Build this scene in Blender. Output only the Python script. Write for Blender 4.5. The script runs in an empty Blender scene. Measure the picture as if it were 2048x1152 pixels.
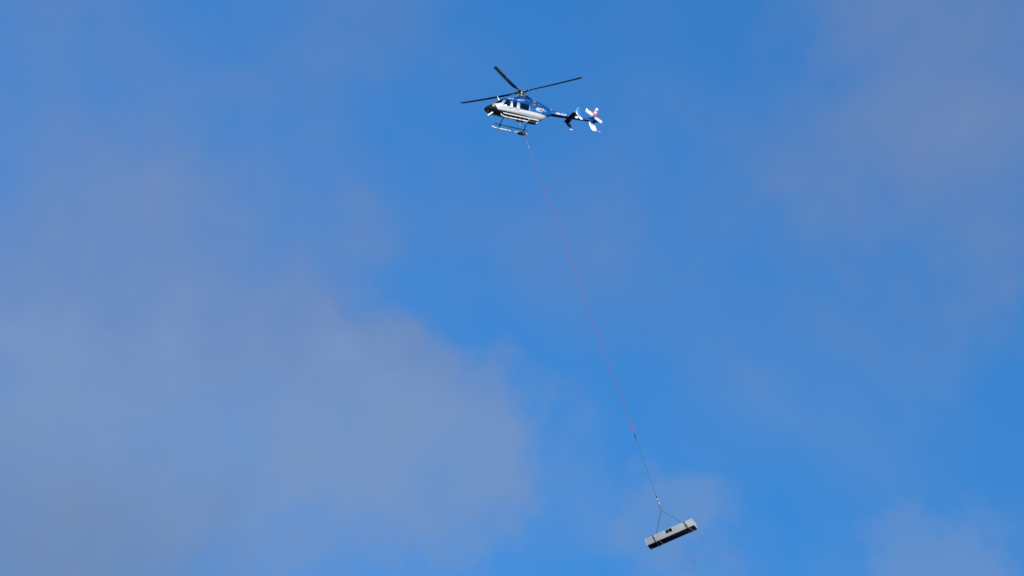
import bpy, bmesh, math, random
import numpy as np
from mathutils import Vector, Matrix
from mathutils.bvhtree import BVHTree

scene = bpy.context.scene
C = scene.collection
rad = math.radians

# ------------------------------------------------------------------ camera
CAM_LOC = Vector((0, 0, 1.7))
CAM_ELEV = 21.0
cam = bpy.data.cameras.new('camera')
cam.sensor_width = 36.0
cam.lens = 97.12                       # about 21 degrees across
cam.clip_end = 20000
cam_ob = bpy.data.objects.new('camera', cam)
cam_ob.location = CAM_LOC
cam_ob.rotation_euler = (rad(90 + CAM_ELEV), 0, 0)
C.objects.link(cam_ob)
scene.camera = cam_ob

# ------------------------------------------------------------------ sun and sky
SUN_DIR = Vector((0.458, -0.823, 0.295)).normalized()     # low sun behind the camera, to its right
SUN_EL = math.asin(SUN_DIR.z)
SUN_ROT = math.atan2(SUN_DIR.x, SUN_DIR.y)
sun = bpy.data.lights.new('sun', 'SUN')
sun.energy = 4.6
sun.angle = rad(0.53)
sun.color = (1.0, 0.955, 0.89)
sun_ob = bpy.data.objects.new('sun', sun)
sun_ob.rotation_euler = SUN_DIR.to_track_quat('Z', 'Y').to_euler()
sun_ob.location = (60, -60, 120)
C.objects.link(sun_ob)

scene.view_settings.view_transform = 'Standard'
scene.view_settings.look = 'None'
scene.view_settings.exposure = 0
scene.view_settings.gamma = 1
scene.view_settings.use_curve_mapping = False
scene.cycles.use_denoising = False
scene.cycles.max_bounces = 8
scene.cycles.filter_width = 1.6            # the softness of a long lens at full reach

FPX = 1024 / math.tan(math.atan(18 / 97.12))      # focal length in photograph pixels


def direction(px, py):
    """unit direction seen at a pixel of the 2048 x 1152 photograph"""
    e = rad(CAM_ELEV)
    F = Vector((0, math.cos(e), math.sin(e)))
    U = Vector((0, -math.sin(e), math.cos(e)))
    return (F + Vector((1, 0, 0)) * ((px - 1024) / FPX) + U * ((576 - py) / FPX)).normalized()


world = bpy.data.worlds.new('World')
scene.world = world
world.use_nodes = True
wt = world.node_tree
wt.nodes.clear()


def wn(kind, **kw):
    n = wt.nodes.new(kind)
    for k, v in kw.items():
        setattr(n, k, v)
    return n


def wl(a, b):
    wt.links.new(a, b)


def wmath(op, a, b=None, c=None, clamp=False):
    n = wn('ShaderNodeMath', operation=op, use_clamp=clamp)
    for i, v in enumerate((a, b, c)):
        if v is None:
            continue
        if isinstance(v, (int, float)):
            n.inputs[i].default_value = v
        else:
            wl(v, n.inputs[i])
    return n.outputs[0]


sky = wn('ShaderNodeTexSky', sky_type='NISHITA')
sky.sun_disc = False
sky.sun_elevation = SUN_EL
sky.sun_rotation = SUN_ROT
sky.altitude = 900
sky.air_density = 1.2
sky.dust_density = 0.0
sky.ozone_density = 10.0
coord = wn('ShaderNodeTexCoord')
D0 = coord.outputs['Generated']
# the clear blue thins out only slowly with height: flatten the model sky's gradient above the horizon
sep = wn('ShaderNodeSeparateXYZ')
wl(D0, sep.inputs[0])
up = wmath('GREATER_THAN', sep.outputs[2], 0.0)
zz = wmath('MULTIPLY_ADD', sep.outputs[2], 0.40, 0.215)
zz = wmath('ADD', wmath('MULTIPLY', zz, up), wmath('MULTIPLY', sep.outputs[2], wmath('SUBTRACT', 1.0, up)))
com = wn('ShaderNodeCombineXYZ')
wl(sep.outputs[0], com.inputs[0])
wl(sep.outputs[1], com.inputs[1])
wl(zz, com.inputs[2])
nrm = wn('ShaderNodeVectorMath', operation='NORMALIZE')
wl(com.outputs[0], nrm.inputs[0])
wl(nrm.outputs[0], sky.inputs['Vector'])
# slow turbulence that frays the edges of the cloud banks
n1 = wn('ShaderNodeTexNoise')
n1.inputs['Scale'].default_value = 14
n1.inputs['Detail'].default_value = 5
n1.inputs['Roughness'].default_value = 0.5
wl(D0, n1.inputs['Vector'])
sub = wn('ShaderNodeVectorMath', operation='SUBTRACT')
wl(n1.outputs['Color'], sub.inputs[0])
sub.inputs[1].default_value = (0.5, 0.5, 0.5)
scl = wn('ShaderNodeVectorMath', operation='SCALE')
wl(sub.outputs[0], scl.inputs[0])
scl.inputs['Scale'].default_value = 0.07
add = wn('ShaderNodeVectorMath', operation='ADD')
wl(D0, add.inputs[0])
wl(scl.outputs[0], add.inputs[1])
n1b = wn('ShaderNodeTexNoise')
n1b.inputs['Scale'].default_value = 48
n1b.inputs['Detail'].default_value = 5
n1b.inputs['Roughness'].default_value = 0.55
wl(D0, n1b.inputs['Vector'])
subb = wn('ShaderNodeVectorMath', operation='SUBTRACT')
wl(n1b.outputs['Color'], subb.inputs[0])
subb.inputs[1].default_value = (0.5, 0.5, 0.5)
sclb = wn('ShaderNodeVectorMath', operation='SCALE')
wl(subb.outputs[0], sclb.inputs[0])
sclb.inputs['Scale'].default_value = 0.042
addb = wn('ShaderNodeVectorMath', operation='ADD')
wl(add.outputs[0], addb.inputs[0])
wl(sclb.outputs[0], addb.inputs[1])
D1 = addb.outputs[0]
# cloud banks: centre (as a pixel of the photograph), radius in pixels, share of solid core, density
BANKS = [
    # the veil over the left of the picture
    (-80, 700, 620, 0.1, 0.40), (300, 560, 390, 0.1, 0.36), (330, 440, 210, 0.0, 0.14), (120, 130, 380, 0.0, 0.10), (450, 120, 300, 0.0, 0.09),
    (720, 60, 300, 0.0, 0.17), (640, 230, 260, 0.0, 0.10), (760, 440, 190, 0.0, 0.24), (570, 560, 320, 0.0, 0.22), (60, 960, 460, 0.2, 0.40),
    (340, 860, 420, 0.2, 0.34), (420, 1080, 400, 0.1, 0.20),
    (0, 1160, 430, 0.2, 0.34), (260, 1120, 400, 0.1, 0.22), (80, 780, 300, 0.0, 0.12),
    # the bank below the helicopter
    (720, 850, 300, 0.45, 0.34), (600, 800, 330, 0.35, 0.26), (850, 940, 250, 0.40, 0.28), (985, 930, 170, 0.0, 0.36), (1110, 1000, 240, 0.0, 0.14), (740, 720, 170, 0.4, 0.18),
    (660, 1020, 330, 0.3, 0.22), (900, 1090, 220, 0.0, 0.10),
    # upper right
    (2010, 80, 540, 0.05, 0.36), (1800, 250, 380, 0.0, 0.22), (1620, 330, 290, 0.0, 0.18), (1985, 560, 230, 0.0, 0.30), (1700, 60, 280, 0.0, 0.12),
    # lower right
    (1340, 1060, 200, 0.40, 0.30), (1200, 1010, 150, 0.0, 0.16), (1450, 1120, 160, 0.0, 0.14), (1910, 1125, 180, 0.50, 0.28),
    (1480, 790, 260, 0.0, 0.06), (1820, 800, 260, 0.0, 0.10), (1180, 390, 220, 0.0, 0.12), (1270, 120, 260, 0.0, 0.04), (1100, 620, 260, 0.0, 0.07),
]
total = None
for (px, py, r, core, dens) in BANKS:
    c = direction(px, py)
    dist = wn('ShaderNodeVectorMath', operation='DISTANCE')
    wl(D1, dist.inputs[0])
    dist.inputs[1].default_value = c
    mr = wn('ShaderNodeMapRange', interpolation_type='SMOOTHSTEP')
    wl(dist.outputs['Value'], mr.inputs['Value'])
    mr.inputs['From Min'].default_value = r * core / FPX
    mr.inputs['From Max'].default_value = r / FPX
    mr.inputs['To Min'].default_value = dens
    mr.inputs['To Max'].default_value = 0
    total = mr.outputs['Result'] if total is None else wmath('ADD', total, mr.outputs['Result'])
# the same thin cloud goes on over the rest of the sky
n2 = wn('ShaderNodeTexNoise')
n2.inputs['Scale'].default_value = 6.5
n2.inputs['Detail'].default_value = 7
n2.inputs['Roughness'].default_value = 0.52
n2.inputs['Distortion'].default_value = 0.4
wl(D0, n2.inputs['Vector'])
veil = wn('ShaderNodeMapRange', interpolation_type='SMOOTHSTEP')
wl(n2.outputs['Fac'], veil.inputs['Value'])
veil.inputs['From Min'].default_value = 0.46
veil.inputs['From Max'].default_value = 0.72
veil.inputs['To Min'].default_value = 0.0
veil.inputs['To Max'].default_value = 0.22
# finer wisps inside the banks
n3 = wn('ShaderNodeTexNoise')
n3.inputs['Scale'].default_value = 26
n3.inputs['Detail'].default_value = 6
n3.inputs['Roughness'].default_value = 0.5
n3.inputs['Distortion'].default_value = 0.5
wl(D0, n3.inputs['Vector'])
wisp = wn('ShaderNodeMapRange')
wl(n3.outputs['Fac'], wisp.inputs['Value'])
wisp.inputs['From Min'].default_value = 0.3
wisp.inputs['From Max'].default_value = 0.7
wisp.inputs['To Min'].default_value = 0.74
wisp.inputs['To Max'].default_value = 1.26
dens = wmath('ADD', total, veil.outputs['Result'])
dens = wmath('MULTIPLY', dens, wisp.outputs['Result'])
# light lost through a thickness of cloud: 1 - exp(-k d)
CLOUD_FAC = wmath('SUBTRACT', 1.0, wmath('POWER', 2.718, wmath('MULTIPLY', dens, -1.45)), clamp=True)
# thin cloud is a grey lilac, thick cloud catches more of the sun
thick = wn('ShaderNodeMapRange', interpolation_type='SMOOTHSTEP')
wl(dens, thick.inputs['Value'])
thick.inputs['From Min'].default_value = 0.45
thick.inputs['From Max'].default_value = 1.15
ramp = wn('ShaderNodeMix', data_type='RGBA')
low = wn('ShaderNodeMapRange', interpolation_type='SMOOTHSTEP')      # lower cloud is nearer and cleaner lit
wl(sep.outputs[2], low.inputs['Value'])
low.inputs['From Min'].default_value = 0.350
low.inputs['From Max'].default_value = 0.310
wl(wmath('MAXIMUM', thick.outputs['Result'], low.outputs['Result']), ramp.inputs['Factor'])
ramp.inputs['A'].default_value = (1.50, 1.92, 3.10, 1)
ramp.inputs['B'].default_value = (1.52, 2.24, 3.72, 1)
mix = wn('ShaderNodeMix', data_type='RGBA')
wl(CLOUD_FAC, mix.inputs['Factor'])
tint = wn('ShaderNodeVectorMath', operation='MULTIPLY')      # very clean mountain air: less red than the model sky
wl(sky.outputs['Color'], tint.inputs[0])
tint.inputs[1].default_value = (0.74, 1.05, 1.04)
wl(tint.outputs[0], mix.inputs['A'])
# lens fall-off towards the lower left, put in as darker cloud colour
shd = wn('ShaderNodeVectorMath', operation='DISTANCE')
wl(D1, shd.inputs[0])
shd.inputs[1].default_value = direction(120, 1290)
shr = wn('ShaderNodeMapRange', interpolation_type='SMOOTHSTEP')
wl(shd.outputs['Value'], shr.inputs['Value'])
shr.inputs['From Min'].default_value = 150 / FPX
shr.inputs['From Max'].default_value = 560 / FPX
shr.inputs['To Min'].default_value = 0.82
shr.inputs['To Max'].default_value = 1.0
shm = wn('ShaderNodeVectorMath', operation='SCALE')
wl(ramp.outputs['Result'], shm.inputs[0])
wl(shr.outputs['Result'], shm.inputs['Scale'])
wl(shm.outputs[0], mix.inputs['B'])
bg = wn('ShaderNodeBackground')
bg.inputs['Strength'].default_value = 0.140
wl(mix.outputs['Result'], bg.inputs['Color'])
out = wn('ShaderNodeOutputWorld')
wl(bg.outputs[0], out.inputs['Surface'])


# ------------------------------------------------------------------ materials
def mat(name, color, rough=0.5, metal=0.0, coat=0.0, noise=0.0, nscale=8.0, bump=0.0, spec=0.5):
    m = bpy.data.materials.new(name)
    m.use_nodes = True
    nt = m.node_tree
    b = nt.nodes['Principled BSDF']
    b.inputs['Base Color'].default_value = (*color, 1)
    b.inputs['Roughness'].default_value = rough
    b.inputs['Metallic'].default_value = metal
    b.inputs['Coat Weight'].default_value = coat
    b.inputs['Coat Roughness'].default_value = 0.06
    b.inputs['Specular IOR Level'].default_value = spec
    if noise or bump:
        tc = nt.nodes.new('ShaderNodeTexCoord')
        n = nt.nodes.new('ShaderNodeTexNoise')
        n.inputs['Scale'].default_value = nscale
        n.inputs['Detail'].default_value = 6
        nt.links.new(tc.outputs['Object'], n.inputs['Vector'])
        mr = nt.nodes.new('ShaderNodeMapRange')
        nt.links.new(n.outputs['Fac'], mr.inputs['Value'])
        mr.inputs['From Min'].default_value = 0.3
        mr.inputs['From Max'].default_value = 0.7
        mr.inputs['To Min'].default_value = 1 - noise
        mr.inputs['To Max'].default_value = 1 + noise
        mx = nt.nodes.new('ShaderNodeVectorMath')
        mx.operation = 'SCALE'
        mx.inputs[0].default_value = color
        nt.links.new(mr.outputs['Result'], mx.inputs['Scale'])
        nt.links.new(mx.outputs[0], b.inputs['Base Color'])
        if bump:
            bp = nt.nodes.new('ShaderNodeBump')
            bp.inputs['Strength'].default_value = bump
            bp.inputs['Distance'].default_value = 0.01
            nt.links.new(n.outputs['Fac'], bp.inputs['Height'])
            nt.links.new(bp.outputs['Normal'], b.inputs['Normal'])
    return m


BLUE = (0.001, 0.090, 0.31)
NAVY = (0.004, 0.016, 0.07)
WHITE = (0.74, 0.74, 0.75)
BLACK = (0.012, 0.012, 0.014)

M = {}
M['blue'] = mat('blue metallic paint', BLUE, 0.30, 0.5, 0.7, 0.05, 3)
M['navy'] = mat('navy paint', NAVY, 0.35, 0.0, 0.6, 0.08, 3)
M['white'] = mat('white paint', WHITE, 0.35, 0.0, 0.5, 0.03, 6)
M['black'] = mat('black paint', BLACK, 0.45, 0, 0.1, 0.1, 6)
M['seam'] = mat('black seam rubber', (0.006, 0.006, 0.010), 0.7)
M['interior'] = mat('dark cabin lining', (0.10, 0.10, 0.11), 0.8, 0, 0, 0.1, 10)
M['seatcloth'] = mat('grey seat leather', (0.22, 0.22, 0.24), 0.6, 0, 0, 0.15, 20)
M['blade'] = mat('black composite blade', (0.009, 0.014, 0.026), 0.33, 0, 0.15, 0.15, 4)
M['hubmetal'] = mat('bare bronze hub metal', (0.42, 0.36, 0.24), 0.4, 0.65, 0, 0.2, 20)
M['hubdark'] = mat('black rubber bearing', (0.03, 0.03, 0.033), 0.5, 0.2, 0, 0.2, 20)
M['steel'] = mat('steel', (0.32, 0.32, 0.33), 0.5, 0.5, 0, 0.1, 15)
M['skid'] = mat('white skid paint', (0.78, 0.78, 0.78), 0.4, 0, 0.2, 0.06, 9)
M['tube'] = mat('navy cross tube paint', (0.006, 0.02, 0.06), 0.4, 0, 0.4, 0.1, 9)
M['rubber'] = mat('black rubber', (0.012, 0.012, 0.013), 0.75, 0, 0, 0.25, 14)
M['cream'] = mat('cream post', (0.62, 0.46, 0.30), 0.5, 0, 0, 0.05, 8)
M['red'] = mat('red paint', (0.62, 0.02, 0.05), 0.35, 0, 0.5, 0.04, 6)
M['amber'] = mat('orange lens', (0.75, 0.28, 0.12), 0.25, 0, 0.6)
M['lamp'] = mat('yellow lamp lens', (0.75, 0.68, 0.28), 0.2, 0, 0.8)
M['greenrope'] = mat('green sling fibre', (0.03, 0.19, 0.13), 0.8, 0, 0, 0.3, 30)
M['darkgreen'] = mat('dark green strap', (0.008, 0.05, 0.04), 0.8, 0, 0, 0.3, 30)
M['tag'] = mat('faded pink cord', (0.26, 0.15, 0.20), 0.9, 0, 0, 0.25, 20)
M['tagdark'] = mat('brown cord', (0.16, 0.14, 0.14), 0.9, 0, 0, 0.25, 20)
M['panel'] = mat('pale grey sheet metal', (0.38, 0.40, 0.39), 0.55, 0.0, 0, 0.07, 1.6, 0.12)
M['paneledge'] = mat('pale grey sheet metal edge', (0.46, 0.475, 0.48), 0.5, 0.0, 0, 0.05, 3)
M['under'] = mat('plain black underside', (0.010, 0.012, 0.016), 0.8, 0, 0, 0.3, 2.5)  # even near-black for the duct's bottom and the opening's backing
M['innergrey'] = mat('galvanised inner sheet', (0.36, 0.36, 0.37), 0.5, 0.2, 0, 0.15, 6)
M['hookpaint'] = mat('pale lilac hook paint', (0.50, 0.48, 0.58), 0.5)
M['cloth'] = mat('pale blue shirt', (0.30, 0.42, 0.55), 0.9, 0, 0, 0.1, 15)
M['helmet'] = mat('white flight helmet', (0.7, 0.7, 0.7), 0.3, 0, 0.5)
M['skin'] = mat('skin', (0.42, 0.22, 0.15), 0.55)
M['trousers'] = mat('dark trousers', (0.03, 0.035, 0.05), 0.9)


def glass_mat():
    m = bpy.data.materials.new('tinted cabin glass')
    m.use_nodes = True
    nt = m.node_tree
    nt.nodes.clear()
    o = nt.nodes.new('ShaderNodeOutputMaterial')
    t = nt.nodes.new('ShaderNodeBsdfTransparent')
    t.inputs['Color'].default_value = (0.60, 0.62, 0.66, 1)
    g = nt.nodes.new('ShaderNodeBsdfGlossy')
    g.inputs['Roughness'].default_value = 0.03
    f = nt.nodes.new('ShaderNodeFresnel')
    f.inputs['IOR'].default_value = 1.5
    mx = nt.nodes.new('ShaderNodeMixShader')
    nt.links.new(f.outputs[0], mx.inputs[0])
    nt.links.new(t.outputs[0], mx.inputs[1])
    nt.links.new(g.outputs[0], mx.inputs[2])
    nt.links.new(mx.outputs[0], o.inputs['Surface'])
    return m


M['glass'] = glass_mat()

ZO = 3.10          # hub height above the skids: body coordinates are taken from the hub


class NT:
    """small node helper for liveries drawn in the object's own coordinates (hub frame)"""

    def __init__(self, name, rough=0.3, metal=0.0, coat=0.6):
        self.m = bpy.data.materials.new(name)
        self.m.use_nodes = True
        self.nt = self.m.node_tree
        self.b = self.nt.nodes['Principled BSDF']
        self.b.inputs['Roughness'].default_value = rough
        self.b.inputs['Metallic'].default_value = metal
        self.b.inputs['Coat Weight'].default_value = coat
        self.b.inputs['Coat Roughness'].default_value = 0.05
        tc = self.nt.nodes.new('ShaderNodeTexCoord')
        sp = self.nt.nodes.new('ShaderNodeSeparateXYZ')
        self.nt.links.new(tc.outputs['Object'], sp.inputs[0])
        self.obj = tc.outputs['Object']
        self.x, self.y = sp.outputs[0], sp.outputs[1]
        self.z = self.math('SUBTRACT', sp.outputs[2], ZO)

    def math(self, op, a, b=None, c=None, clamp=False):
        n = self.nt.nodes.new('ShaderNodeMath')
        n.operation = op
        n.use_clamp = clamp
        for i, v in enumerate((a, b, c)):
            if v is None:
                continue
            if isinstance(v, (int, float)):
                n.inputs[i].default_value = v
            else:
                self.nt.links.new(v, n.inputs[i])
        return n.outputs[0]

    def step(self, v, edge, width=0.012):
        """0 below the edge, 1 above"""
        return self.math('MULTIPLY_ADD', self.math('SUBTRACT', v, edge), 1 / width, 0.5, clamp=True)

    def mix(self, fac, a, b):
        n = self.nt.nodes.new('ShaderNodeMix')
        n.data_type = 'RGBA'
        self.nt.links.new(fac, n.inputs['Factor'])
        for k, v in (('A', a), ('B', b)):
            if isinstance(v, tuple):
                n.inputs[k].default_value = (*v, 1)
            else:
                self.nt.links.new(v, n.inputs[k])
        return n.outputs['Result']

    def finish(self, col):
        n = self.nt.nodes.new('ShaderNodeTexNoise')
        n.inputs['Scale'].default_value = 4
        n.inputs['Detail'].default_value = 5
        self.nt.links.new(self.obj, n.inputs['Vector'])
        f = self.math('MULTIPLY_ADD', n.outputs['Fac'], 0.16, 0.92)
        s = self.nt.nodes.new('ShaderNodeVectorMath')
        s.operation = 'SCALE'
        self.nt.links.new(col, s.inputs[0])
        self.nt.links.new(f, s.inputs['Scale'])
        self.nt.links.new(s.outputs[0], self.b.inputs['Base Color'])
        return self.m


def hull_livery():
    t = NT('blue white black helicopter livery', 0.3, 0.0, 0.8)
    # white flank: boundary climbs towards the nose doors
    zb = t.math('MULTIPLY_ADD', t.x, -0.045, -1.90)
    white = t.math('SUBTRACT', 1.0, t.step(t.math('SUBTRACT', t.z, zb), 0.0, 0.02))
    # reflected glare on the door pillars, painted in as blue fading to white
    fade = t.math('SUBTRACT', 1.0, t.math('DIVIDE', t.math('ADD', t.z, 1.95), 0.62), clamp=True)
    zone = t.math('MULTIPLY', t.step(t.x, -0.58, 0.05), t.math('SUBTRACT', 1.0, t.step(t.z, -1.36, 0.03)))
    fade = t.math('MULTIPLY', t.math('MULTIPLY_ADD', fade, 0.55, 0.22), zone)
    col = t.mix(fade, BLUE, (0.55, 0.70, 0.84))
    # white cheek in front of the door
    cheek = t.math('MULTIPLY', t.step(t.x, 1.80, 0.04), t.math('SUBTRACT', 1.0, t.step(t.z, -1.72, 0.10)))
    col = t.mix(cheek, col, WHITE)
    col = t.mix(white, col, WHITE)
    flank_shade = t.math('SUBTRACT', 1.0, t.step(t.math('SUBTRACT', t.z, zb), -0.27, 0.16))  # curvature shade on the lower white flank, painted in as soft grey
    col = t.mix(flank_shade, col, (0.46, 0.47, 0.50))
    # thin dark coach lines
    for off, w, c in ((-0.015, 0.016, (0.02, 0.02, 0.05)), (-0.10, 0.008, (0.25, 0.28, 0.38))):
        line = t.math('LESS_THAN', t.math('ABSOLUTE', t.math('SUBTRACT', t.math('SUBTRACT', t.z, zb), off)), w)
        line = t.math('MULTIPLY', line, t.math('SUBTRACT', 1.0, t.step(t.x, 2.05, 0.02)))
        col = t.mix(line, col, c)
    # black nose and belly
    ed = t.math('MULTIPLY_ADD', t.math('ADD', t.z, 1.98), 0.75, 2.28)
    nose = t.step(t.math('SUBTRACT', t.x, ed), 0.0, 0.03)
    nose = t.math('MULTIPLY', nose, t.math('SUBTRACT', 1.0, t.step(t.math('MULTIPLY_ADD', t.x, 0.25, t.z), -1.17, 0.06)))
    zbelly = t.math('MULTIPLY_ADD', t.x, 0.03, -2.30)
    belly = t.math('SUBTRACT', 1.0, t.step(t.math('SUBTRACT', t.z, zbelly), 0.0, 0.03))
    col = t.mix(belly, col, (0.016, 0.016, 0.015))
    col = t.mix(nose, col, BLACK)
    top = t.math('MULTIPLY', t.step(t.x, 2.42, 0.1), t.math('SUBTRACT', 1.0, nose))
    col = t.mix(top, col, (0.004, 0.05, 0.20))
    return t.finish(col)


def boom_livery():
    t = NT('blue tail boom livery', 0.28, 0.45, 0.7)
    zc = t.math('MULTIPLY_ADD', t.x, -0.045, -1.47)
    low = t.math('SUBTRACT', 1.0, t.step(t.math('SUBTRACT', t.z, zc), -0.12, 0.03))
    col = t.mix(low, BLUE, NAVY)
    return t.finish(col)


def fin_livery():
    t = NT('blue white red fin livery', 0.3, 0.0, 0.6)
    # above the boom: blue root, red flag panel, pale tip
    red = t.math('MULTIPLY', t.step(t.z, -0.66, 0.02), t.math('SUBTRACT', 1.0, t.step(t.z, -0.24, 0.02)))
    tip = t.step(t.z, -0.24, 0.02)
    col = t.mix(tip, BLUE, (0.62, 0.72, 0.80))
    col = t.mix(red, col, (0.66, 0.02, 0.06))
    root = t.math('SUBTRACT', 1.0, t.step(t.z, -1.30, 0.04))
    col = t.mix(root, col, NAVY)
    pale = t.math('SUBTRACT', 1.0, t.step(t.z, -1.53, 0.02))
    col = t.mix(pale, col, (0.22, 0.47, 0.70))
    wht = t.math('SUBTRACT', 1.0, t.step(t.z, -1.66, 0.02))
    col = t.mix(wht, col, WHITE)
    return t.finish(col)


def finlet_livery():
    t = NT('blue finlet livery with white foot', 0.3, 0.0, 0.7)
    foot = t.math('SUBTRACT', 1.0, t.step(t.z, -1.66, 0.02))
    inner = t.math('LESS_THAN', t.math('ABSOLUTE', t.y), 1.105)  # shade on the inner faces, put into the colour as navy
    col = t.mix(inner, (0.003, 0.145, 0.42), NAVY)
    col = t.mix(foot, col, WHITE)
    return t.finish(col)


def banded(name, base, band, axis, period, share, offset=0.0):
    t = NT(name, 0.4, 0.0, 0.3)
    v = {'x': t.x, 'y': t.y, 'z': t.z}[axis]
    fr = t.math('FRACT', t.math('ADD', t.math('DIVIDE', v, period), offset))
    col = t.mix(t.math('LESS_THAN', fr, share), base, band)
    return t.finish(col)


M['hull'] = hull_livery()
M['boom'] = boom_livery()
M['fin'] = fin_livery()
M['finlet'] = finlet_livery()
M['trblade'] = banded('white tail rotor blade with grey bands', (0.78, 0.74, 0.68), (0.30, 0.24, 0.22), 'x', 0.185, 0.28, 0.1)


# ------------------------------------------------------------------ mesh helpers
def smooth_mesh(me, angle=40):
    for p in me.polygons:
        p.use_smooth = True
    me.set_sharp_from_angle(angle=rad(angle))


def mesh_from(name, verts, faces, shift=0.0, smooth=True, angle=40):
    me = bpy.data.meshes.new(name)
    me.from_pydata([(v[0], v[1], v[2] + shift) for v in verts], [], faces)
    bm = bmesh.new()
    bm.from_mesh(me)
    bmesh.ops.recalc_face_normals(bm, faces=bm.faces)
    bm.to_mesh(me)
    bm.free()
    if smooth:
        smooth_mesh(me, angle)
    me.update()
    return me


def obj(name, me, material=None, parent=None):
    o = bpy.data.objects.new(name, me)
    C.objects.link(o)
    if material is not None and me is not None:
        me.materials.clear()
        me.materials.append(material)
    if parent is not None:
        o.parent = parent
    return o


def tag(o, label, category, group=None):
    o['label'] = label
    o['category'] = category
    if group:
        o['group'] = group
    return o


def pchip(xs, ys, x):
    xs = np.asarray(xs, float)
    ys = np.asarray(ys, float)
    h = np.diff(xs)
    d = np.diff(ys) / h
    m = np.zeros_like(ys)
    m[0], m[-1] = d[0], d[-1]
    for i in range(1, len(xs) - 1):
        if d[i - 1] * d[i] > 0:
            w1 = 2 * h[i] + h[i - 1]
            w2 = h[i] + 2 * h[i - 1]
            m[i] = (w1 + w2) / (w1 / d[i - 1] + w2 / d[i])
    i = int(np.clip(np.searchsorted(xs, x) - 1, 0, len(xs) - 2))
    t = (x - xs[i]) / h[i]
    return ((2 * t ** 3 - 3 * t ** 2 + 1) * ys[i] + (t ** 3 - 2 * t ** 2 + t) * h[i] * m[i]
            + (-2 * t ** 3 + 3 * t ** 2) * ys[i + 1] + (t ** 3 - t ** 2) * h[i] * m[i + 1])


def lower_exp(e):
    return 2 + (e - 2) * 0.35          # the lower half of a section is rounder


def loft(stations, n_st, n_seg, off=0.0, x0=None, x1=None, exps=None):
    """stations: x, top z, bottom z, half width, superellipse exponent, ascending in x"""
    S = np.array(stations, float)
    xs = S[:, 0]
    a = x0 if x0 is not None else xs[0]
    b = x1 if x1 is not None else xs[-1]
    pts = sorted(set([a, b] + [float(v) for v in np.linspace(a, b, n_st)] + [float(v) for v in xs if a < v < b]))
    pts = [p for i, p in enumerate(pts) if i == 0 or p - pts[i - 1] > 1e-4]
    verts, faces = [], []
    for x in pts:
        zt, zb, w, e = (pchip(xs, S[:, k], x) for k in (1, 2, 3, 4))
        zt, zb, w = zt + off, zb - off, w + off
        zc, hz = (zt + zb) / 2, max((zt - zb) / 2, 0.004)
        w = max(w, 0.004)
        for k in range(n_seg):
            t = 2 * math.pi * k / n_seg
            cy, cz = math.cos(t), math.sin(t)
            ee = e if cz > 0 else lower_exp(e)
            verts.append((x, w * math.copysign(abs(cy) ** (2 / ee), cy), zc + hz * math.copysign(abs(cz) ** (2 / ee), cz)))
    for i in range(len(pts) - 1):
        for k in range(n_seg):
            k2 = (k + 1) % n_seg
            faces.append((i * n_seg + k, i * n_seg + k2, (i + 1) * n_seg + k2, (i + 1) * n_seg + k))
    faces.append(tuple(range(n_seg))[::-1])
    faces.append(tuple((len(pts) - 1) * n_seg + k for k in range(n_seg)))
    return verts, faces


def prism_y(poly, y0, y1):
    """polygon in (x, z) extruded from y0 to y1"""
    n = len(poly)
    v = [(p[0], y0, p[1]) for p in poly] + [(p[0], y1, p[1]) for p in poly]
    f = [tuple(range(n)), tuple(range(2 * n - 1, n - 1, -1))]
    f += [(i, i + n, (i + 1) % n + n, (i + 1) % n) for i in range(n)]
    return v, f


def round_poly(poly, r, n=4):
    out = []
    k = len(poly)
    for i in range(k):
        p0, p1, p2 = Vector(poly[i - 1]), Vector(poly[i]), Vector(poly[(i + 1) % k])
        a = p1 + (p0 - p1).normalized() * min(r, (p0 - p1).length * 0.45)
        b = p1 + (p2 - p1).normalized() * min(r, (p2 - p1).length * 0.45)
        for j in range(n + 1):
            t = j / n
            out.append(tuple((1 - t) ** 2 * a + 2 * t * (1 - t) * p1 + t * t * b))
    return out


def boolean(a, b, op):
    """mesh a (op) mesh b as a new mesh"""
    oa = bpy.data.objects.new('tmp_a', a)
    ob = bpy.data.objects.new('tmp_b', b)
    C.objects.link(oa)
    C.objects.link(ob)
    md = oa.modifiers.new('b', 'BOOLEAN')
    md.operation = op
    md.object = ob
    md.solver = 'EXACT'
    dg = bpy.context.evaluated_depsgraph_get()
    me = bpy.data.meshes.new_from_object(oa.evaluated_get(dg))
    bpy.data.objects.remove(oa)
    bpy.data.objects.remove(ob)
    return me


def M_(vf, name='m'):
    return mesh_from(name, vf[0], vf[1], 0.0, False)


def shifted(me, name, angle=35):
    me.name = name
    me.transform(Matrix.Translation((0, 0, ZO)))
    smooth_mesh(me, angle)
    return me


def tube(path, r, seg=10, cap=True):
    """tube along a polyline; r a number or one per point"""
    P = [Vector(p) for p in path]
    R = [r] * len(P) if isinstance(r, (int, float)) else list(r)
    verts, faces = [], []
    ref = None
    for i, p in enumerate(P):
        t = (P[min(i + 1, len(P) - 1)] - P[max(i - 1, 0)]).normalized()
        if ref is None:
            ref = t.orthogonal().normalized()
        ref = (ref - t * ref.dot(t)).normalized()
        s = t.cross(ref)
        for k in range(seg):
            a = 2 * math.pi * k / seg
            verts.append(tuple(p + (ref * math.cos(a) + s * math.sin(a)) * R[i]))
    for i in range(len(P) - 1):
        for k in range(seg):
            k2 = (k + 1) % seg
            faces.append((i * seg + k, i * seg + k2, (i + 1) * seg + k2, (i + 1) * seg + k))
    if cap:
        faces.append(tuple(range(seg))[::-1])
        faces.append(tuple((len(P) - 1) * seg + k for k in range(seg)))
    return verts, faces


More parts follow.
